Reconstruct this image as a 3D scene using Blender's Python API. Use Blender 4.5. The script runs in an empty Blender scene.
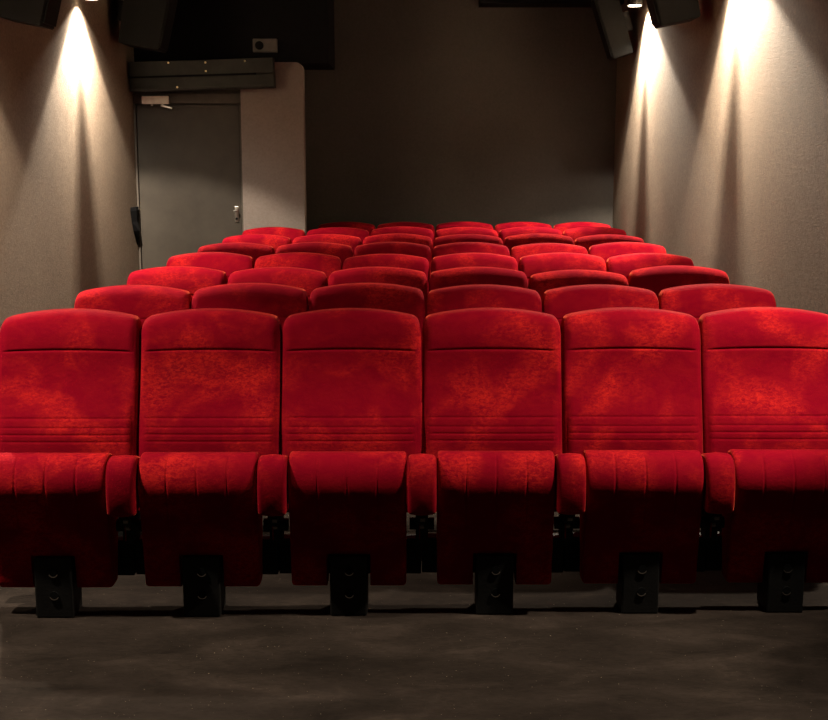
import bpy, bmesh, math, random
from mathutils import Vector, Matrix

random.seed(7)
scene = bpy.context.scene
col = scene.collection

# ------------------------------------------------------------------ camera
FPX = 1215.0
PITCH = math.radians(9.50)
cd = bpy.data.cameras.new('camera')
cam = bpy.data.objects.new('camera', cd)
col.objects.link(cam)
cd.sensor_fit = 'HORIZONTAL'
cd.sensor_width = 36.0
cd.lens = FPX / 828.0 * 36.0
cd.clip_end = 60
cam.location = (0, 0, 1.612)
cam.rotation_euler = (math.pi / 2 - PITCH, 0, 0)
scene.camera = cam

# ------------------------------------------------------------------ world + exposure
w = bpy.data.worlds.new('world')
scene.world = w
w.use_nodes = True
w.node_tree.nodes['Background'].inputs[0].default_value = (0.01, 0.01, 0.012, 1)
w.node_tree.nodes['Background'].inputs[1].default_value = 0.3
vs = scene.view_settings
vs.view_transform = 'Standard'
vs.look = 'None'
vs.gamma = 1.0
vs.use_curve_mapping = False
vs.exposure = 0.0

# lamps of the hall: ceiling downlights along both side walls
LAMP_POWER = 1450.0
LAMP_COLOR = (1.0, 0.86, 0.68)
LAMP_Z = {'left': 2.69, 'right': 2.78}
ROOM_EDGE = (-0.10, 0.14)
BEAM = [(0, 1.0), (30, 1.0), (42, 0.9), (48, 0.7), (53.5, 0.10), (61, 0.03), (68, 0.0)]
CORE = [(0, 0.12), (6, 0.16), (10, 0.55), (15, 1.0)]        # the bulb's cap shades the middle of the beam
# (side, distance from the camera along the hall, power factor, tilt along the hall in degrees, share thrown into the room)
LAMPS = [('right', 9.85, 1.0, -11.5, 0.54), ('right', 7.10, 1.0, -11.5, 0.54), ('right', 3.80, 0.34, 0.0, 1.0),
         ('left', 8.70, 1.0, 2.0, 0.54), ('left', 6.02, 1.0, 0.0, 0.54), ('left', 3.80, 0.34, 0.0, 1.0)]
WALL_GAP = 0.10

# ------------------------------------------------------------------ dimensions of the hall
XL = -2.333                    # left wall
YB = 11.25                     # back wall
YF = -3.0                      # wall behind the camera
ZC = 3.12                      # ceiling
def xr(y):                     # right wall
    return 1.83

# ------------------------------------------------------------------ materials
def new_mat(name):
    m = bpy.data.materials.new(name)
    m.use_nodes = True
    nt = m.node_tree
    return m, nt, nt.nodes['Principled BSDF']

def ramp(nt, src, stops):
    r = nt.nodes.new('ShaderNodeValToRGB')
    el = r.color_ramp.elements
    while len(el) < len(stops):
        el.new(0.5)
    for e, (p, c) in zip(el, stops):
        e.position = p
        e.color = (*c, 1)
    nt.links.new(src, r.inputs[0])
    return r.outputs[0]

def noise(nt, vec, scale, detail=4, rough=0.55, dist=0.0):
    n = nt.nodes.new('ShaderNodeTexNoise')
    n.inputs['Scale'].default_value = scale
    n.inputs['Detail'].default_value = detail
    n.inputs['Roughness'].default_value = rough
    n.inputs['Distortion'].default_value = dist
    if vec is not None:
        nt.links.new(vec, n.inputs['Vector'])
    return n.outputs['Fac']

def mapping(nt, vec, scale=(1, 1, 1)):
    mp = nt.nodes.new('ShaderNodeMapping')
    mp.inputs['Scale'].default_value = scale
    nt.links.new(vec, mp.inputs['Vector'])
    return mp.outputs[0]

def bump(nt, bsdf, h, strength, dist):
    b = nt.nodes.new('ShaderNodeBump')
    b.inputs['Strength'].default_value = strength
    b.inputs['Distance'].default_value = dist
    nt.links.new(h, b.inputs['Height'])
    nt.links.new(b.outputs[0], bsdf.inputs['Normal'])

def mix(nt, fac, a, b, blend='MIX'):
    n = nt.nodes.new('ShaderNodeMix')
    n.data_type = 'RGBA'
    n.blend_type = blend
    for s, v in ((n.inputs[0], fac), (n.inputs[6], a), (n.inputs[7], b)):
        if hasattr(v, 'is_linked'):
            nt.links.new(v, s)
        elif isinstance(v, (int, float)):
            s.default_value = v
        else:
            s.default_value = (*v, 1)
    return n.outputs[2]

def velvet(name):
    m, nt, b = new_mat(name)
    tc = nt.nodes.new('ShaderNodeTexCoord')
    oi = nt.nodes.new('ShaderNodeObjectInfo')
    mul = nt.nodes.new('ShaderNodeMath'); mul.operation = 'MULTIPLY'; mul.inputs[1].default_value = 37.0
    nt.links.new(oi.outputs['Random'], mul.inputs[0])
    add = nt.nodes.new('ShaderNodeVectorMath'); add.operation = 'ADD'
    nt.links.new(tc.outputs['Object'], add.inputs[0])
    nt.links.new(mul.outputs[0], add.inputs[1])
    v = add.outputs[0]
    # brushed nap: big zones x fine crushed streaks
    zone = ramp(nt, noise(nt, v, 5.0, 3, 0.5, 0.4), [(0.45, (0, 0, 0)), (0.66, (1, 1, 1))])
    fine = ramp(nt, noise(nt, mapping(nt, v, (0.8, 0.8, 1.5)), 80, 6, 0.78, 0.8), [(0.44, (0, 0, 0)), (0.58, (1, 1, 1))])
    soft = ramp(nt, noise(nt, mapping(nt, v, (1, 1, 1.6)), 14, 3, 0.6, 0.8), [(0.35, (0.1, 0.1, 0.1)), (0.7, (0.8, 0.8, 0.8))])
    nap = mix(nt, zone, (0.0, 0.0, 0.0), mix(nt, 0.35, fine, soft))
    nap = mix(nt, 1.0, nap, mix(nt, 0.16, (0, 0, 0), soft), 'ADD')
    c = mix(nt, nap, (0.170, 0.0003, 0.0085), (0.47, 0.015, 0.0125))
    nt.links.new(c, b.inputs['Base Color'])
    b.inputs['Roughness'].default_value = 0.85
    b.inputs['Specular IOR Level'].default_value = 0.03
    b.inputs['Sheen Weight'].default_value = 0.55
    b.inputs['Sheen Roughness'].default_value = 0.28
    b.inputs['Sheen Tint'].default_value = (1.0, 0.15, 0.07, 1)
    bump(nt, b, noise(nt, mapping(nt, v, (1, 1, 1.3)), 60, 5, 0.75, 0.5), 0.35, 0.004)
    return m

def plain(name, c, rough=0.5, metal=0.0, spec=0.5, var=0.15, scale=18, bmp=0.0):
    m, nt, b = new_mat(name)
    tc = nt.nodes.new('ShaderNodeTexCoord')
    n = noise(nt, tc.outputs['Object'], scale, 5, 0.6)
    lo = tuple(x * (1 - var) for x in c); hi = tuple(min(1, x * (1 + var)) for x in c)
    nt.links.new(ramp(nt, n, [(0.3, lo), (0.7, hi)]), b.inputs['Base Color'])
    b.inputs['Roughness'].default_value = rough
    b.inputs['Metallic'].default_value = metal
    b.inputs['Specular IOR Level'].default_value = spec
    if bmp:
        bump(nt, b, noise(nt, tc.outputs['Object'], 120, 3, 0.6), bmp, 0.003)
    return m

def wall_mat(name, c, strength=0.55, grain=0.62):
    m, nt, b = new_mat(name)
    tc = nt.nodes.new('ShaderNodeTexCoord')
    big = noise(nt, tc.outputs['Object'], 1.3, 4, 0.6)
    lo = tuple(x * 0.90 for x in c); hi = tuple(x * 1.08 for x in c)
    base = ramp(nt, big, [(0.3, lo), (0.7, hi)])
    gr = ramp(nt, noise(nt, tc.outputs['Object'], 62, 3, 0.75), [(0.3, (grain,) * 3), (0.68, (1.06, 1.06, 1.06))])
    nt.links.new(mix(nt, 1.0, base, gr, 'MULTIPLY'), b.inputs['Base Color'])
    b.inputs['Roughness'].default_value = 0.92
    b.inputs['Specular IOR Level'].default_value = 0.15
    bump(nt, b, noise(nt, tc.outputs['Object'], 110, 4, 0.7), strength, 0.006)
    return m

def floor_mat():
    m, nt, b = new_mat('worn_floor')
    tc = nt.nodes.new('ShaderNodeTexCoord')
    v = mapping(nt, tc.outputs['Object'], (1.0, 2.2, 1.0))
    c1 = ramp(nt, noise(nt, v, 2.4, 6, 0.62, 0.5), [(0.3, (0.011, 0.0081, 0.0065)), (0.55, (0.022, 0.0164, 0.0132)), (0.8, (0.046, 0.034, 0.027))])
    c2 = ramp(nt, noise(nt, v, 28, 5, 0.7, 0.8), [(0.3, (0.72, 0.72, 0.72)), (0.75, (1.2, 1.2, 1.2))])
    c = mix(nt, 1.0, c1, c2, 'MULTIPLY')
    spk = ramp(nt, noise(nt, tc.outputs['Object'], 130, 1, 0.5), [(0.76, (0, 0, 0)), (0.80, (1, 1, 1))])
    c = mix(nt, spk, c, (0.22, 0.18, 0.13))
    nt.links.new(c, b.inputs['Base Color'])
    b.inputs['Roughness'].default_value = 0.85
    b.inputs['Specular IOR Level'].default_value = 0.03
    bump(nt, b, noise(nt, v, 40, 4, 0.7), 0.25, 0.004)
    return m

M = {
    'velvet': velvet('red_velvet'),
    'wall': wall_mat('beige_stipple_wall', (0.20, 0.153, 0.114), 0.75),
    'backwall': wall_mat('shade_darkened_wall', (0.078, 0.070, 0.062), 0.3, 0.85),  # side wall colour darkened and greyed, dim light put into the base colour
    'pier': wall_mat('grey_pier_paint', (0.22, 0.186, 0.168), 0.25, 0.85),
    'floor': floor_mat(),
    'ceiling': plain('black_ceiling_paint', (0.018, 0.017, 0.017), 0.95, spec=0.1),
    'black': plain('matt_black_paint', (0.006, 0.006, 0.007), 0.9, spec=0.1),
    'black_metal': plain('black_powder_coat', (0.007, 0.0066, 0.0062), 0.6, spec=0.2, bmp=0.2),
    'shell': plain('black_plastic_shell', (0.012, 0.012, 0.012), 0.6, spec=0.3),
    'speaker': plain('charcoal_speaker_vinyl', (0.0045, 0.0046, 0.0044), 0.75, spec=0.12),
    'grille': plain('black_speaker_cloth', (0.007, 0.0075, 0.0075), 0.9, spec=0.1),
    'door': plain('grey_brown_door_paint', (0.040, 0.033, 0.026), 0.55, spec=0.3, var=0.18, scale=6),
    'frame': plain('dark_door_frame_paint', (0.060, 0.050, 0.041), 0.6, spec=0.3),
    'beam': plain('dark_green_grey_steel', (0.019, 0.0195, 0.016), 0.6, spec=0.3, var=0.25, scale=9),
    'closer': plain('cream_enamel', (0.95, 0.84, 0.74), 0.4),
    'steel': plain('bright_steel', (0.72, 0.70, 0.66), 0.28, metal=1.0, var=0.05),
    'dull_steel': plain('dull_steel', (0.22, 0.21, 0.20), 0.45, metal=1.0, var=0.1),
    'hole': plain('bolt_hole_black', (0.004, 0.004, 0.004), 0.8, spec=0.1),
    'greybox': plain('grey_plastic', (0.11, 0.10, 0.09), 0.5),
    'brass': plain('small_brass_rivet', (0.75, 0.62, 0.35), 0.3, metal=1.0, var=0.05),
}
def glow_mat():
    m, nt, b = new_mat('lit_lamp_glass')
    b.inputs['Base Color'].default_value = (0.9, 0.85, 0.7, 1)
    b.inputs['Emission Color'].default_value = (1.0, 0.86, 0.62, 1)
    b.inputs['Emission Strength'].default_value = 14.0
    return m
M['glow'] = glow_mat()

# ------------------------------------------------------------------ helpers
def link(name, mesh, mat=None, parent=None, smooth=False):
    o = bpy.data.objects.new(name, mesh)
    col.objects.link(o)
    if mat is not None and not mesh.materials:
        mesh.materials.append(mat)
    if parent is not None:
        o.parent = parent
    if smooth:
        for p in mesh.polygons:
            p.use_smooth = True
    return o

def mesh_from(name, verts, faces):
    me = bpy.data.meshes.new(name)
    me.from_pydata([tuple(v) for v in verts], [], faces)
    bm = bmesh.new(); bm.from_mesh(me)
    bmesh.ops.remove_doubles(bm, verts=bm.verts, dist=1e-5)
    bmesh.ops.recalc_face_normals(bm, faces=bm.faces)
    bm.to_mesh(me); bm.free()
    return me

def box_bm(bm, x0, x1, y0, y1, z0, z1, bev=0.0, seg=2):
    r = bmesh.ops.create_cube(bm, size=1.0)
    for v in r['verts']:
        v.co = Vector(((x0 + x1) / 2 + v.co.x * (x1 - x0), (y0 + y1) / 2 + v.co.y * (y1 - y0), (z0 + z1) / 2 + v.co.z * (z1 - z0)))
    if bev > 0:
        es = list({e for v in r['verts'] for e in v.link_edges})
        bmesh.ops.bevel(bm, geom=es, offset=bev, segments=seg, affect='EDGES', profile=0.5)

def bm_mesh(name, bm):
    me = bpy.data.meshes.new(name)
    bmesh.ops.recalc_face_normals(bm, faces=bm.faces)
    bm.to_mesh(me); bm.free()
    return me

def box(name, x0, x1, y0, y1, z0, z1, mat, parent=None, bev=0.0, seg=2):
    bm = bmesh.new()
    box_bm(bm, x0, x1, y0, y1, z0, z1, bev, seg)
    return link(name, bm_mesh(name, bm), mat, parent)

def cyl_bm(bm, p0, p1, r0, r1=None, n=20):
    p0 = Vector(p0); p1 = Vector(p1)
    r1 = r0 if r1 is None else r1
    d = p1 - p0
    res = bmesh.ops.create_cone(bm, cap_ends=True, segments=n, radius1=r0, radius2=r1, depth=d.length)
    q = d.to_track_quat('Z', 'Y')
    for v in res['verts']:
        v.co = q @ v.co + (p0 + p1) / 2

def cyl(name, p0, p1, r0, mat, parent=None, r1=None, n=20):
    bm = bmesh.new(); cyl_bm(bm, p0, p1, r0, r1, n)
    return link(name, bm_mesh(name, bm), mat, parent)

def struct(o):
    o['kind'] = 'structure'
    return o

def tag(o, label, cat, group=None):
    o['label'] = label
    o['category'] = cat
    if group:
        o['group'] = group
    return o

def empty(name, loc=(0, 0, 0), rz=0.0):
    o = bpy.data.objects.new(name, None)
    col.objects.link(o)
    o.empty_display_size = 0.1
    o.location = loc
    o.rotation_euler = (0, 0, rz)
    return o

# ------------------------------------------------------------------ the room
T = 0.12
struct(box('floor', XL - T, 2.1, YF - T, YB + T, -0.12, 0.0, M['floor']))
struct(box('ceiling', XL - T, 2.1, YF - T, YB + T, ZC, ZC + 0.12, M['ceiling']))
struct(box('wall_back', XL - T, 2.1, YB, YB + T, 0, ZC, M['backwall']))
struct(box('wall_front', XL - T, 2.1, YF - T, YF, 0, ZC, M['backwall']))
struct(box('wall_left', XL - T, XL, YF, YB, 0, ZC, M['wall']))
me = mesh_from('wall_right', [(xr(YF), YF, 0), (2.1, YF, 0), (2.1, YB, 0), (xr(YB), YB, 0),
                              (xr(YF), YF, ZC), (2.1, YF, ZC), (2.1, YB, ZC), (xr(YB), YB, ZC)],
               [(0, 1, 2, 3), (4, 5, 6, 7), (0, 1, 5, 4), (1, 2, 6, 5), (2, 3, 7, 6), (3, 0, 4, 7)])
struct(link('wall_right', me, M['wall']))
for nm, x0, x1 in (('baseboard_left', XL, XL + 0.012),):
    struct(box(nm, x0, x1, YF, 10.30, 0, 0.08, M['black_metal']))

# pier beside the door (rounded upper corner) : profile in x-z, extruded along the hall
def pier():
    x0, x1, zt, r = -1.432, -0.915, 2.378, 0.06
    pr = [(x0, 0), (x1, 0)]
    for k in range(7):
        a = math.pi / 2 * k / 6
        pr.append((x1 - r + r * math.cos(a), zt - r + r * math.sin(a)))
    pr.append((x0, zt))
    n = len(pr)
    vs_ = [(x, 10.25, z) for x, z in pr] + [(x, 10.40, z) for x, z in pr]
    fs = [tuple(range(n)), tuple(range(n, 2 * n))] + [(i, (i + 1) % n, n + (i + 1) % n, n + i) for i in range(n)]
    me = mesh_from('wall_pier', vs_, fs)
    bm = bmesh.new(); bm.from_mesh(me)
    box_bm(bm, x0, -1.02, 10.40, YB, 0, 2.378)
    bm.to_mesh(me); bm.free()
    return link('wall_pier', me, M['pier'])
struct(pier())
# wall the door hangs in : strip over the door and blackened bulkhead above
struct(box('wall_door', XL, -1.432, 10.36, 10.46, 0, 2.38, M['frame']))
struct(box('wall_bulkhead', XL, -0.715, 10.402, YB, 2.385, ZC, M['black']))
# black soffit across the top of the back wall
struct(box('trim_1', 0.58, xr(11.0), 10.95, YB, 2.93, ZC, M['black']))

# ------------------------------------------------------------------ door
dx0, dx1, dzt = XL + 0.012, -1.450, 2.045
door = struct(empty('door_1', ((dx0 + dx1) / 2, 10.33, 0)))
hw = (dx1 - dx0) / 2
box('door_leaf', -hw + 0.01, hw - 0.008, -0.005, 0.03, 0.008, dzt - 0.008, M['door'], door, 0.003)
fr = bmesh.new()
box_bm(fr, -hw - 0.01, -hw + 0.006, -0.03, 0.03, 0, dzt + 0.0, 0.002)
box_bm(fr, hw - 0.004, hw + 0.016, -0.03, 0.03, 0, dzt + 0.0, 0.002)
box_bm(fr, -hw - 0.01, hw + 0.016, -0.03, 0.03, dzt + 0.002, 2.13, 0.002)
link('door_frame', bm_mesh('door_frame', fr), M['frame'], door)
hx = (236.5 - 414) / 1215 * 10.24 - (dx0 + dx1) / 2
hd = box('door_handle', hx - 0.016, hx + 0.016, -0.015, -0.005, 1.065, 1.20, M['steel'], door, 0.004)
kb = bmesh.new()
cyl_bm(kb, (hx, -0.015, 1.165), (hx, -0.055, 1.165), 0.009)
cyl_bm(kb, (hx + 0.004, -0.055, 1.165), (hx - 0.018, -0.060, 1.160), 0.009)
link('lever', bm_mesh('lever', kb), M['steel'], hd)
cyl('lock_cylinder', (hx, -0.012, 1.095), (hx, -0.026, 1.095), 0.011, M['hole'], hd)

# door closer
cl = tag(empty('door_closer', (-2.14, 10.30, 2.045)), 'cream box door closer with metal arm above the grey door', 'door closer')
box('closer_body', -0.108, 0.108, -0.055, -0.002, -0.003, 0.062, M['closer'], cl, 0.004)
ab = bmesh.new()
cyl_bm(ab, (0.055, -0.03, -0.003), (0.055, -0.03, -0.022), 0.013)
cyl_bm(ab, (0.055, -0.03, -0.016), (0.135, -0.035, -0.038), 0.009)
link('closer_arm', bm_mesh('closer_arm', ab), M['steel'], cl)
cyl('valve_screw', (-0.03, -0.03, -0.003), (-0.03, -0.03, -0.018), 0.009, M['steel'], cl)

# boxed steel beam above the door
bmx0, bmx1 = XL + 0.02, -1.140
bb = tag(empty('steel_beam', ((bmx0 + bmx1) / 2, 10.10, 2.285)), 'dark riveted steel box beam running above the grey door', 'beam')
L = bmx1 - bmx0
bb.rotation_euler = (0, math.radians(-1.8), 0)
q = bmesh.new()
box_bm(q, -L / 2, L / 2, 0.0, 0.145, -0.02, 0.10, 0.004)
box_bm(q, -L / 2, L / 2, 0.03, 0.145, -0.115, -0.02, 0.004)
link('casing', bm_mesh('casing', q), M['beam'], bb)
box('lower_flange', -L / 2, L / 2, 0.0, 0.145, -0.135, -0.112, M['beam'], bb, 0.003)
box('face_strip', -L / 2, L / 2 - 0.14, -0.006, 0.001, -0.03, -0.015, M['black'], bb)
for rx, rz in ((-0.26, 0.085), (0.04, 0.078), (0.04, 0.01), (-0.20, -0.11), (0.36, 0.08)):
    cyl('rivet', (rx, 0.001, rz), (rx, -0.006, rz), 0.008, M['brass'], bb, n=10)

# grey box in the dark bulkhead
pb = tag(empty('wall_box', (-1.235, 10.40, 2.52)), 'small grey outlet box on the black bulkhead above the door', 'wall box')
box('box_body', -0.10, 0.10, -0.05, 0.0, -0.055, 0.055, M['greybox'], pb, 0.006)
cyl('socket', (-0.045, -0.05, 0.0), (-0.045, -0.062, 0.0), 0.035, M['hole'], pb, n=18)

# black strap hanging on the wall end by the door
sv = []
for z, yw, t_ in ((1.20, 0.34, 0.03), (1.17, 0.36, 0.035), (1.08, 0.30, 0.03), (1.0, 0.22, 0.045), (0.94, 0.12, 0.03), (0.88, 0.03, 0.008)):
    sv.append((10.27 - yw * 0.6, 10.27, z, t_ * 0.8))
vs_, fs = [], []
for (ya, yb, z, t_) in sv:
    vs_ += [(XL + 0.001, ya, z), (XL + t_, (ya + yb) / 2, z), (XL + t_ * 0.8, yb, z), (XL + 0.001, yb, z)]
for k in range(len(sv) - 1):
    for j in range(4):
        fs.append((4 * k + j, 4 * k + (j + 1) % 4, 4 * k + 4 + (j + 1) % 4, 4 * k + 4 + j))
fs += [(0, 1, 2, 3), tuple(range(4 * len(sv) - 4, 4 * len(sv)))]
tag(link('hanging_cloth', mesh_from('hanging_cloth', vs_, fs), M['black']), 'narrow black cloth hanging at the wall end left of the door', 'cloth')

# ------------------------------------------------------------------ spotlights on the ceiling
def beam_profile(ld, back, share):
    """ld points down its -z; back = tilt (rad) that brings the beam axis back to the vertical"""
    ld.use_nodes = True
    nt = ld.node_tree
    em = nt.nodes['Emission']
    tc = nt.nodes.new('ShaderNodeTexCoord')
    sp = nt.nodes.new('ShaderNodeSeparateXYZ')
    nt.links.new(tc.outputs['Normal'], sp.inputs[0])
    def curve(axis, stops):
        dt = nt.nodes.new('ShaderNodeVectorMath'); dt.operation = 'DOT_PRODUCT'
        nt.links.new(tc.outputs['Normal'], dt.inputs[0])
        dt.inputs[1].default_value = axis
        ac = nt.nodes.new('ShaderNodeMath'); ac.operation = 'ARCCOSINE'; ac.use_clamp = False
        nt.links.new(dt.outputs['Value'], ac.inputs[0])
        dv = nt.nodes.new('ShaderNodeMath'); dv.operation = 'DIVIDE'; dv.inputs[1].default_value = math.pi / 2
        nt.links.new(ac.outputs[0], dv.inputs[0])
        r = nt.nodes.new('ShaderNodeValToRGB')
        r.color_ramp.interpolation = 'EASE'
        el = r.color_ramp.elements
        while len(el) < len(stops):
            el.new(0.5)
        for e, (d, val) in zip(el, stops):
            e.position = d / 90.0
            e.color = (val, val, val, 1)
        nt.links.new(dv.outputs[0], r.inputs[0])
        return r.outputs[0]
    beam = curve((0, 0, -0.999999), BEAM)
    core = curve((0, math.sin(back) * 0.999999, -math.cos(back) * 0.999999), CORE)
    r = nt.nodes.new('ShaderNodeMath'); r.operation = 'MULTIPLY'
    nt.links.new(beam, r.inputs[0]); nt.links.new(core, r.inputs[1])
    # wall-washer optic: the reflector throws most of the beam at the wall (-x), less into the room (+x)
    mr = nt.nodes.new('ShaderNodeMapRange')
    mr.interpolation_type = 'SMOOTHSTEP'
    mr.inputs['From Min'].default_value = ROOM_EDGE[0]
    mr.inputs['From Max'].default_value = ROOM_EDGE[1]
    mr.inputs['To Min'].default_value = 1.0
    mr.inputs['To Max'].default_value = share
    nt.links.new(sp.outputs['X'], mr.inputs['Value'])
    mm = nt.nodes.new('ShaderNodeMath'); mm.operation = 'MULTIPLY'
    nt.links.new(r.outputs[0], mm.inputs[0])
    nt.links.new(mr.outputs[0], mm.inputs[1])
    nt.links.new(mm.outputs[0], em.inputs['Strength'])

ORD = {('right', 0): 'small black ceiling spotlight by the back end of the right wall',
       ('right', 1): 'black ceiling spotlight over the bright cone on the right wall nearer the seats',
       ('right', 2): 'black ceiling spotlight above the right wall level with the front row',
       ('right', 3): 'black ceiling spotlight above the right wall closest to the screen end',
       ('left', 0): 'small black ceiling spotlight shining down the left wall beside the door',
       ('left', 1): 'black ceiling spotlight above the left wall over the second seat row',
       ('left', 2): 'black ceiling spotlight above the left wall level with the front row',
       ('left', 3): 'black ceiling spotlight above the left wall closest to the screen end'}
cnt = {'left': 0, 'right': 0}
for side, ly, pf, tilt, share in LAMPS:
    lx = XL + WALL_GAP if side == 'left' else xr(ly) - WALL_GAP
    k = cnt[side]; cnt[side] += 1
    root = tag(empty('ceiling_spotlight', (lx, ly, ZC)), ORD[(side, k)], 'spotlight', 'spotlights along the side walls')
    hz = LAMP_Z[side] - ZC
    h = bmesh.new()
    n = 24
    prof = [(0.0, 0.17), (0.03, 0.17), (0.052, 0.15), (0.06, 0.12), (0.06, 0.0), (0.054, 0.0), (0.052, 0.012), (0.0, 0.012)]
    vv = [[h.verts.new((r_ * math.cos(2 * math.pi * i / n), r_ * math.sin(2 * math.pi * i / n), hz + z_)) for i in range(n)] for r_, z_ in prof[1:-1]]
    for a_, b_ in zip(vv[:-1], vv[1:]):
        for i in range(n):
            h.faces.new((a_[i], a_[(i + 1) % n], b_[(i + 1) % n], b_[i]))
    h.faces.new(vv[0]); h.faces.new(vv[-1])
    link('housing', bm_mesh('housing', h), M['black_metal'], root, True)
    st = bmesh.new()
    cyl_bm(st, (0, 0, hz + 0.165), (0, 0, -0.02), 0.012)
    cyl_bm(st, (0, 0, -0.022), (0, 0, 0.0), 0.045)
    link('stem', bm_mesh('stem', st), M['black_metal'], root)
    cyl('lamp_glass', (0, 0, hz - 0.004), (0, 0, hz + 0.012), 0.05, M['glow'], root, n=24)
    ld = bpy.data.lights.new('spot_beam', 'SPOT')
    ld.energy = LAMP_POWER * pf
    ld.color = LAMP_COLOR
    ld.spot_size = math.radians(160)
    ld.spot_blend = 0.2
    ld.shadow_soft_size = 0.025
    tl = math.radians(tilt if side == 'left' else -tilt)
    beam_profile(ld, -tl, share)
    lo = bpy.data.objects.new('spot_beam', ld)
    col.objects.link(lo)
    lo.parent = root
    lo.location = (0, 0, hz - 0.012)
    
    lo.rotation_euler = (tl, 0, 0 if side == 'left' else math.pi)

# ------------------------------------------------------------------ loudspeakers
def speaker(name, label, loc, size, rot, taper):
    """wedge cabinet: size = (width, depth, height); back at y=0, front towards -y; bottom narrower by taper"""
    root = tag(empty(name, loc), label, 'speaker', 'loudspeakers on the side walls')
    root.rotation_euler = rot
    wd, dp, ht = size
    a, b_ = wd / 2, wd / 2 * taper
    vs_ = [(-a, 0, 0), (a, 0, 0), (b_, -dp, 0), (-b_, -dp, 0), (-a, 0, ht), (a, 0, ht), (b_, -dp * 1.1, ht), (-b_, -dp * 1.1, ht)]
    me = mesh_from('cabinet', vs_, [(0, 1, 2, 3), (4, 5, 6, 7), (0, 1, 5, 4), (1, 2, 6, 5), (2, 3, 7, 6), (3, 0, 4, 7)])
    bm = bmesh.new(); bm.from_mesh(me)
    bmesh.ops.bevel(bm, geom=list(bm.edges), offset=0.006, segments=2, affect='EDGES')
    bm.to_mesh(me); bm.free()
    link('cabinet', me, M['speaker'], root)
    g = bmesh.new()
    box_bm(g, -b_ + 0.015, b_ - 0.015, -0.012, 0.006, 0.02, ht - 0.02, 0.003)
    go = link('grille', bm_mesh('grille', g), M['grille'], root)
    go.location = (0, -dp, 0)
    go.rotation_euler = (math.atan2(dp * 0.1, ht), 0, 0)
    br = bmesh.new()
    box_bm(br, -0.05, 0.05, -0.01, 0.07, ht * 0.35, ht * 0.65, 0.003)
    link('wall_bracket', bm_mesh('wall_bracket', br), M['black_metal'], root)
    return root
R = math.radians
speaker('loudspeaker', 'charcoal wall loudspeaker jutting out between the two right wall light cones', (1.75, 7.80, 2.455), (0.30, 0.24, 0.46), (R(12), 0, R(-90)), 0.72)
speaker('loudspeaker', 'charcoal wall loudspeaker on the left wall in front of the light cone', (XL + 0.08, 6.90, 2.36), (0.34, 0.24, 0.46), (R(12), 0, R(90)), 0.72)
speaker('loudspeaker', 'dark loudspeaker high in the back right corner by the wall', (1.79, 10.35, 2.45), (0.34, 0.16, 0.52), (R(17), 0, R(-90)), 0.7)
speaker('loudspeaker', 'very dark loudspeaker high on the left wall above the door', (XL + 0.08, 9.72, 2.47), (0.40, 0.30, 0.50), (R(10), 0, R(90)), 0.75)

# ------------------------------------------------------------------ cinema seat
PITCHX = 0.52
REC = 0.27                                    # recline of the backrest (y per z)
def rec(z):
    return REC * (z - 1.0)

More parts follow.
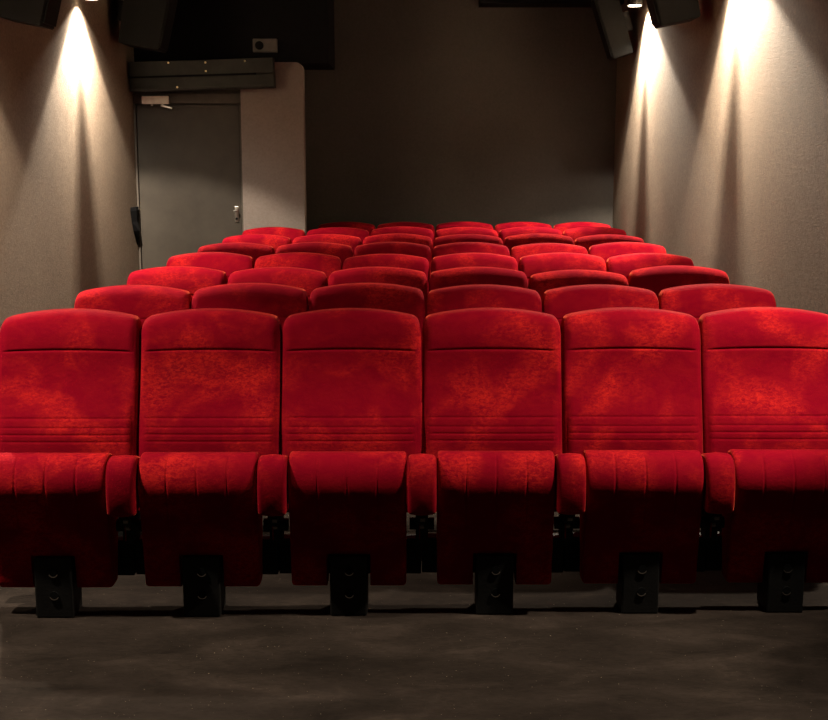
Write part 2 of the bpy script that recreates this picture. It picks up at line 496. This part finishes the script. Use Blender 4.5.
def backrest_mesh():
    W, ZB, ZT = 0.2585, 0.345, 1.05
    rf, rb = 0.024, 0.03
    thick = 0.105
    F, A = 29, 6
    grooves = [(0.906, 0.0040), (0.669, 0.0022), (0.637, 0.0019), (0.612, 0.0022), (0.587, 0.0018)]
    def loop_xy(inset):
        w_ = W - inset * 0.45
        y0, y1 = -0.0 + inset * 0.9, thick - inset * 0.9
        pts = []
        r = max(0.006, rf - inset * 0.5); r2 = max(0.006, rb - inset * 0.5)
        for i in range(F):
            u = -1 + 2 * i / (F - 1)
            pts.append((u * (w_ - r), y0, 'f'))
        for k in range(1, A):
            a = math.pi / 2 * k / A
            pts.append((w_ - r + r * math.sin(a), y0 + r - r * math.cos(a), 's'))
        for k in range(1, A):
            a = math.pi / 2 * k / A
            pts.append((w_ - r2 + r2 * math.cos(a), y1 - r2 + r2 * math.sin(a), 's'))
        for i in range(F):
            u = 1 - 2 * i / (F - 1)
            pts.append((u * (w_ - r2), y1, 'b'))
        for k in range(1, A):
            a = math.pi / 2 * k / A
            pts.append((-(w_ - r2) - r2 * math.sin(a), y1 - r2 + r2 * math.cos(a), 's'))
        for k in range(1, A):
            a = math.pi / 2 * k / A
            pts.append((-(w_ - r) - r * math.cos(a), y0 + r - r * math.sin(a), 's'))
        return pts
    def ztop(x):
        u = min(1.0, abs(x) / W)
        rc = 0.035
        d = max(0.0, abs(x) - (W - rc))
        return ZT - 0.030 * u ** 2 - (rc - math.sqrt(max(0, rc * rc - d * d)))
    # rows of (z fraction reference height, inset, lift)
    zs = []
    z = ZB
    while z < 0.985:
        zs.append(z); z += 0.026
    for g, dpt in grooves:
        zs += [g + o for o in (-0.009, -0.005, -0.0025, 0, 0.0025, 0.005, 0.009)]
    zs = sorted(zs)
    zz = [zs[0]]
    for z in zs[1:]:
        if z - zz[-1] > 0.0015:
            zz.append(z)
    rows = [(ZB - 0.018, 0.03, 0), (ZB - 0.010, 0.010, 0)] + [(z, 0.0, 0) for z in zz]
    rt = 0.036
    for k in range(0, 8):
        a = math.pi / 2 * k / 7
        rows.append((None, rt * (1 - math.cos(a)), rt * math.sin(a)))
    verts, faces = [], []
    N = None
    for zref, ins, lift in rows:
        lp = loop_xy(ins)
        N = len(lp)
        for (x, y, side) in lp:
            zt = ztop(x) - rt
            if zref is None:
                z = zt + lift
            else:
                s = (zref - ZB) / (1.0 - ZB)
                s2 = max(0.0, (zref - 0.88) / (1.0 - 0.88))
                # follow the arched top only in the upper part
                full = ZB + (1.012 - ZB) * s
                z = full if zref < 0.88 else 0.88 * 1 + (zt - 0.88) * s2 * ((1.0 - 0.88) / (0.99 - 0.88)) * 0.97
                if zref < 0.88:
                    z = zref
            yy = y
            if side != 'b':
                u = x / W
                wgt = 1.0 if side == 'f' else 0.35
                # cushion swell : lumbar and head rolls
                zc = z
                lum = 0.020 * math.exp(-((zc - 0.62) / 0.10) ** 2)
                mid = -0.008 * math.exp(-((zc - 0.80) / 0.09) ** 2)
                head = 0.012 * math.exp(-((zc - 0.965) / 0.06) ** 2)
                crown = 0.012 * (1 - u * u)
                yy -= (lum + mid + head) * wgt * (1 - 0.5 * u * u) + crown * wgt
                if side == 'f' and ins == 0.0:
                    for g, dpt in grooves:
                        ex = 1.0 if abs(u) < 0.86 else max(0.0, 1 - (abs(u) - 0.86) / 0.08)
                        sagz = g + 0.004 * (u * u)
                        yy += dpt * ex * math.exp(-((zref if zref else z) - g) ** 2 / (2 * 0.0024 ** 2))
            # plan curve : edges wrap slightly forwards
            yy -= 0.016 * (x / W) ** 2
            verts.append((x, yy + rec(z), z))
    nr = len(rows)
    for r_ in range(nr - 1):
        for i in range(N):
            j = (i + 1) % N
            faces.append((r_ * N + i, r_ * N + j, (r_ + 1) * N + j, (r_ + 1) * N + i))
    # cap top and bottom by bridging front to back
    for base in (0, (nr - 1) * N):
        fidx = [base + i for i in range(F)]
        bidx = [base + F + 2 * (A - 1) + (F - 1 - i) for i in range(F)]
        for i in range(F - 1):
            faces.append((fidx[i], fidx[i + 1], bidx[i + 1], bidx[i]))
        rs = [base + F - 1 + i for i in range(2 * (A - 1) + 2)]
        faces.append(tuple(rs))
        ls = [base + 2 * F + 2 * (A - 1) - 1 + i for i in range(2 * (A - 1) + 1)] + [base]
        faces.append(tuple(ls))
    return mesh_from('backrest', verts, faces)

def offset_profile(pr, d):
    n = len(pr); out = []
    for i in range(n):
        a = Vector(pr[i - 1]); b = Vector(pr[i]); c = Vector(pr[(i + 1) % n])
        t = (c - a).normalized()
        nrm = Vector((t.y, -t.x))
        out.append(b + nrm * d)
    # orientation test
    cx = sum(p[0] for p in pr) / n; cy = sum(p[1] for p in pr) / n
    tot = sum((Vector(o_) - Vector((cx, cy))).length for o_ in out)
    tot0 = sum((Vector(p) - Vector((cx, cy))).length for p in pr)
    if (d > 0) == (tot > tot0):
        out = [2 * Vector(p) - o_ for p, o_ in zip(pr, out)]
    return [(o_.x, o_.y) for o_ in out]

def catmull(pts, sub):
    out = []
    n = len(pts)
    for i in range(n):
        p0, p1, p2, p3 = (Vector(pts[(i + k - 1) % n]) for k in range(4))
        for s in range(sub):
            t = s / sub
            q_ = 0.5 * ((2 * p1) + (-p0 + p2) * t + (2 * p0 - 5 * p1 + 4 * p2 - p3) * t * t + (-p0 + 3 * p1 - 3 * p2 + p3) * t ** 3)
            out.append((q_.x, q_.y))
    return out

SEATP = [(-0.322, 0.105), (-0.330, 0.150), (-0.338, 0.210), (-0.347, 0.270), (-0.357, 0.330), (-0.369, 0.390), (-0.381, 0.440),
         (-0.386, 0.485), (-0.376, 0.530), (-0.350, 0.568), (-0.312, 0.586), (-0.270, 0.582), (-0.236, 0.556), (-0.216, 0.51),
         (-0.206, 0.44), (-0.206, 0.36), (-0.214, 0.28), (-0.226, 0.20), (-0.236, 0.130), (-0.246, 0.104), (-0.285, 0.100)]

def seat_mesh():
    W, NW, NZ = 0.206, 0.0775, 0.225
    pr = catmull(SEATP, 4)
    seams = [-0.105, 0.0, 0.105]
    xs = set()
    for i in range(25):
        xs.add(round(-W + 0.014 + (2 * W - 0.028) * i / 24, 5))
    for s in seams:
        for o in (-0.008, -0.005, -0.0025, 0, 0.0025, 0.005, 0.008):
            xs.add(round(s + o, 5))
    xs = sorted(x for x in xs if abs(abs(x) - NW) > 0.002)
    st = [(x, 0.0, abs(x) < NW) for x in xs]
    st += [(-NW, 0.0, False), (-NW + 1e-4, 0.0, True), (NW - 1e-4, 0.0, True), (NW, 0.0, False)]
    st.sort()
    r = 0.014
    ends = []
    for k in range(1, 5):
        a = math.pi / 2 * k / 4
        ends.append((r * math.sin(a), r * (1 - math.cos(a))))
    st = [(-W + r - e, i_, False) for e, i_ in reversed(ends)] + st + [(W - r + e, i_, False) for e, i_ in ends]
    n = len(pr)
    verts, faces = [], []
    for x, ins, notch in st:
        p = offset_profile(pr, ins) if ins else pr
        for (y, z) in p:
            taper = 1.0 - 0.02 * (0.5 - z)
            front = y < -0.28
            if front:
                u = x / W
                y -= 0.008 * (1 - u * u) * min(1, max(0, (z - 0.25) / 0.2))
                # stitched seams
                if 0.315 < z < 0.58 and not ins:
                    for s in seams:
                        y += 0.0032 * math.exp(-(x - s) ** 2 / (2 * 0.0024 ** 2)) * min(1, (z - 0.315) / 0.02)
                if not ins:
                    y += 0.004 * math.exp(-(z - 0.312) ** 2 / (2 * 0.006 ** 2))
            if notch and z < NZ:
                z = NZ
            verts.append((x * taper, y, z))
    for k in range(len(st) - 1):
        for i in range(n):
            j = (i + 1) % n
            faces.append((k * n + i, k * n + j, (k + 1) * n + j, (k + 1) * n + i))
    faces.append(tuple(range(n)))
    faces.append(tuple(range((len(st) - 1) * n, len(st) * n)))
    return mesh_from('seat', verts, faces)

def pad_mesh():
    hwid = 0.050
    pr = [(-0.392, 0.386), (-0.400, 0.405), (-0.405, 0.45), (-0.402, 0.50), (-0.390, 0.545), (-0.365, 0.575), (-0.325, 0.583), (-0.27, 0.570), (-0.225, 0.556),
          (-0.204, 0.545), (-0.192, 0.530), (-0.199, 0.50), (-0.208, 0.470), (-0.214, 0.450), (-0.232, 0.425), (-0.30, 0.395), (-0.36, 0.382)]
    pr = catmull(pr, 3)
    r = 0.016
    st = []
    for k in range(5):
        a = math.pi / 2 * k / 4
        st.append((-hwid + r - r * math.cos(a), r * (1 - math.sin(a))))
    st += [(0.0, -0.003)]
    st += [(-x, i_) for x, i_ in reversed(st[:5])]
    n = len(pr); verts = []; faces = []
    for x, ins in st:
        p = offset_profile(pr, ins) if abs(ins) > 1e-6 else pr
        verts += [(x, y, z) for y, z in p]
    for k in range(len(st) - 1):
        for i in range(n):
            j = (i + 1) % n
            faces.append((k * n + i, k * n + j, (k + 1) * n + j, (k + 1) * n + i))
    faces.append(tuple(range(n)))
    faces.append(tuple(range((len(st) - 1) * n, len(st) * n)))
    return mesh_from('armrest_pad', verts, faces)

ME = {}
ME['backrest'] = backrest_mesh()
ME['seat'] = seat_mesh()
ME['pad'] = pad_mesh()
for k in ('backrest', 'seat', 'pad'):
    ME[k].materials.append(M['velvet'])
    ME[k].shade_smooth() if hasattr(ME[k], 'shade_smooth') else None
    for p in ME[k].polygons:
        p.use_smooth = True
def bmm(name, fn, mat):
    bm = bmesh.new(); fn(bm)
    me = bm_mesh(name, bm); me.materials.append(mat)
    ME[name] = me
def f_shell(bm):
    # moulded panel behind the backrest
    nx, nz = 9, 9
    fr_, bk = [], []
    for k in range(nz):
        z = 0.37 + (0.93 - 0.37) * k / (nz - 1)
        for i in range(nx):
            u = -1 + 2 * i / (nx - 1)
            x = 0.235 * u
            y = rec(z) + 0.103 - 0.016 * (x / 0.2555) ** 2
            edge = (1 - abs(u) ** 4) * (1 - abs(2 * k / (nz - 1) - 1) ** 6)
            fr_.append(bm.verts.new((x, y, z)))
            bk.append(bm.verts.new((x, y + 0.006 + 0.016 * edge, z)))
    def idx(i, k): return k * nx + i
    for k in range(nz - 1):
        for i in range(nx - 1):
            for g in (fr_, bk):
                bm.faces.new((g[idx(i, k)], g[idx(i + 1, k)], g[idx(i + 1, k + 1)], g[idx(i, k + 1)]))
    rim = [idx(i, 0) for i in range(nx)] + [idx(nx - 1, k) for k in range(1, nz)] + [idx(i, nz - 1) for i in range(nx - 2, -1, -1)] + [idx(0, k) for k in range(nz - 2, 0, -1)]
    for a, b in zip(rim, rim[1:] + rim[:1]):
        bm.faces.new((fr_[a], fr_[b], bk[b], bk[a]))
bmm('back_shell', f_shell, M['shell'])
def f_leg(bm):
    box_bm(bm, -0.066, 0.066, -0.352, -0.225, 0.0, 0.222, 0.006)
bmm('leg', f_leg, M['black_metal'])
def f_bolt(bm):
    # flat dark disc paints the shade in a recessed hole, bright steel arc below
    cyl_bm(bm, (0, 0, 0), (0, -0.003, 0), 0.0145, n=16)
bmm('bolt', f_bolt, M['hole'])
def f_rim(bm):
    n = 16
    a0, a1 = math.radians(205), math.radians(335)
    ring = []
    for i in range(n + 1):
        a = a0 + (a1 - a0) * i / n
        row = []
        for rr, yy in ((0.0145, 0.0), (0.0145, -0.004), (0.0168, -0.004), (0.0168, 0.0)):
            row.append(bm.verts.new((rr * math.cos(a), yy, rr * math.sin(a))))
        ring.append(row)
    for a, b in zip(ring[:-1], ring[1:]):
        for j in range(4):
            bm.faces.new((a[j], a[(j + 1) % 4], b[(j + 1) % 4], b[j]))
    bm.faces.new(ring[0]); bm.faces.new(ring[-1])
bmm('bolt_rim', f_rim, M['steel'])
def f_rail(bm):
    box_bm(bm, -0.2585, 0.2585, -0.225, -0.165, 0.112, 0.245, 0.004)
    for s in (-1, 1):
        box_bm(bm, s * 0.16 - 0.02, s * 0.16 + 0.02, -0.165, -0.075, 0.24, 0.40, 0.003)
    box_bm(bm, -0.05, 0.05, -0.24, -0.17, 0.115, 0.20, 0.003)
bmm('support_rail', f_rail, M['black_metal'])
def f_arm(bm):
    box_bm(bm, -0.022, 0.022, -0.34, -0.22, 0.335, 0.40, 0.004)
    box_bm(bm, -0.022, 0.022, -0.29, -0.212, 0.252, 0.345, 0.004)
    cyl_bm(bm, (-0.044, -0.275, 0.318), (0.044, -0.275, 0.318), 0.022, n=18)
bmm('arm_bracket', f_arm, M['black_metal'])
def f_pivot(bm):
    cyl_bm(bm, (-0.01, -0.30, 0.318), (0.008, -0.30, 0.318), 0.012, n=12)
bmm('hinge_pin', f_pivot, M['dull_steel'])
def f_clip(bm):
    box_bm(bm, -0.006, 0.012, -0.345, -0.33, 0.345, 0.358, 0.002)
bmm('steel_clip', f_clip, M['dull_steel'])
def f_tab(bm):
    box_bm(bm, -0.010, -0.006, -0.312, -0.30, 0.27, 0.325, 0.001, 1)
bmm('red_tab', f_tab, M['velvet'])

def put(name, me, parent, loc=(0, 0, 0)):
    o = bpy.data.objects.new(name, me)
    col.objects.link(o)
    o.parent = parent
    o.location = loc
    return o

def add_arm(root, x):
    a = put('armrest', ME['pad'], root, (x, 0, 0))
    put('arm_bracket', ME['arm_bracket'], a)
    put('hinge_pin', ME['hinge_pin'], a)
    put('red_tab', ME['red_tab'], a)
    put('steel_clip', ME['steel_clip'], a)
    return a

def make_seat():
    root = empty('cinema_seat')
    put('backrest', ME['backrest'], root)
    put('back_shell', ME['back_shell'], root)
    put('seat', ME['seat'], root)
    lg = put('leg', ME['leg'], root)
    for z in (0.168, 0.085):
        b = put('bolt', ME['bolt'], lg, (0.003, -0.3525, z))
        put('bolt_rim', ME['bolt_rim'], lg, (0.003, -0.352, z))
    put('support_rail', ME['support_rail'], root)
    add_arm(root, 0.26)
    return root

def copy_tree(o, parent=None):
    c = o.copy(); col.objects.link(c)
    c.parent = parent
    for ch in list(o.children):
        copy_tree(ch, c)
    return c

ROWN = ['front row', 'second row from the front', 'third row from the front', 'fourth row from the front',
        'fifth row from the front', 'third row from the back', 'second row from the back', 'back row']
POS6 = ['leftmost', 'second from the left', 'third from the left', 'third from the right', 'second from the right', 'rightmost']
ROW1_Y, ROW_D = 4.47, 0.897
proto = make_seat()
used = False
for r_ in range(8):
    cx = 0.0278 + 0.0226 * r_
    cy = ROW1_Y + ROW_D * r_
    for i in range(6):
        if r_ == 7 and i == 0:
            continue                          # the pier stands there
        s = proto if not used else copy_tree(proto)
        used = True
        dy = 0.010 * (i - 2.5) if r_ == 0 else 0.0
        s.location = (cx + (i - 2.5) * PITCHX, cy + dy, 0)
        s.rotation_euler = (0, 0, random.uniform(-0.002, 0.002))
        if r_ == 7:
            pos = ['leftmost', 'second from the left', 'middle one', 'second from the right', 'rightmost'][i - 1]
        else:
            pos = POS6[i]
        tag(s, 'red velvet folding cinema seat, %s in the %s' % (pos, ROWN[r_]), 'seat', 'red velvet cinema seats in rows')
        bk_ = next(c for c in s.children if c.name.startswith('backrest'))
        bk_.rotation_euler = (random.uniform(-0.004, 0.004), 0, 0)
        if r_ > 0:
            bk_.location.z = random.uniform(-0.008, 0.003)
        if r_ == 2 and i == 4:
            bk_.location.z = -0.02
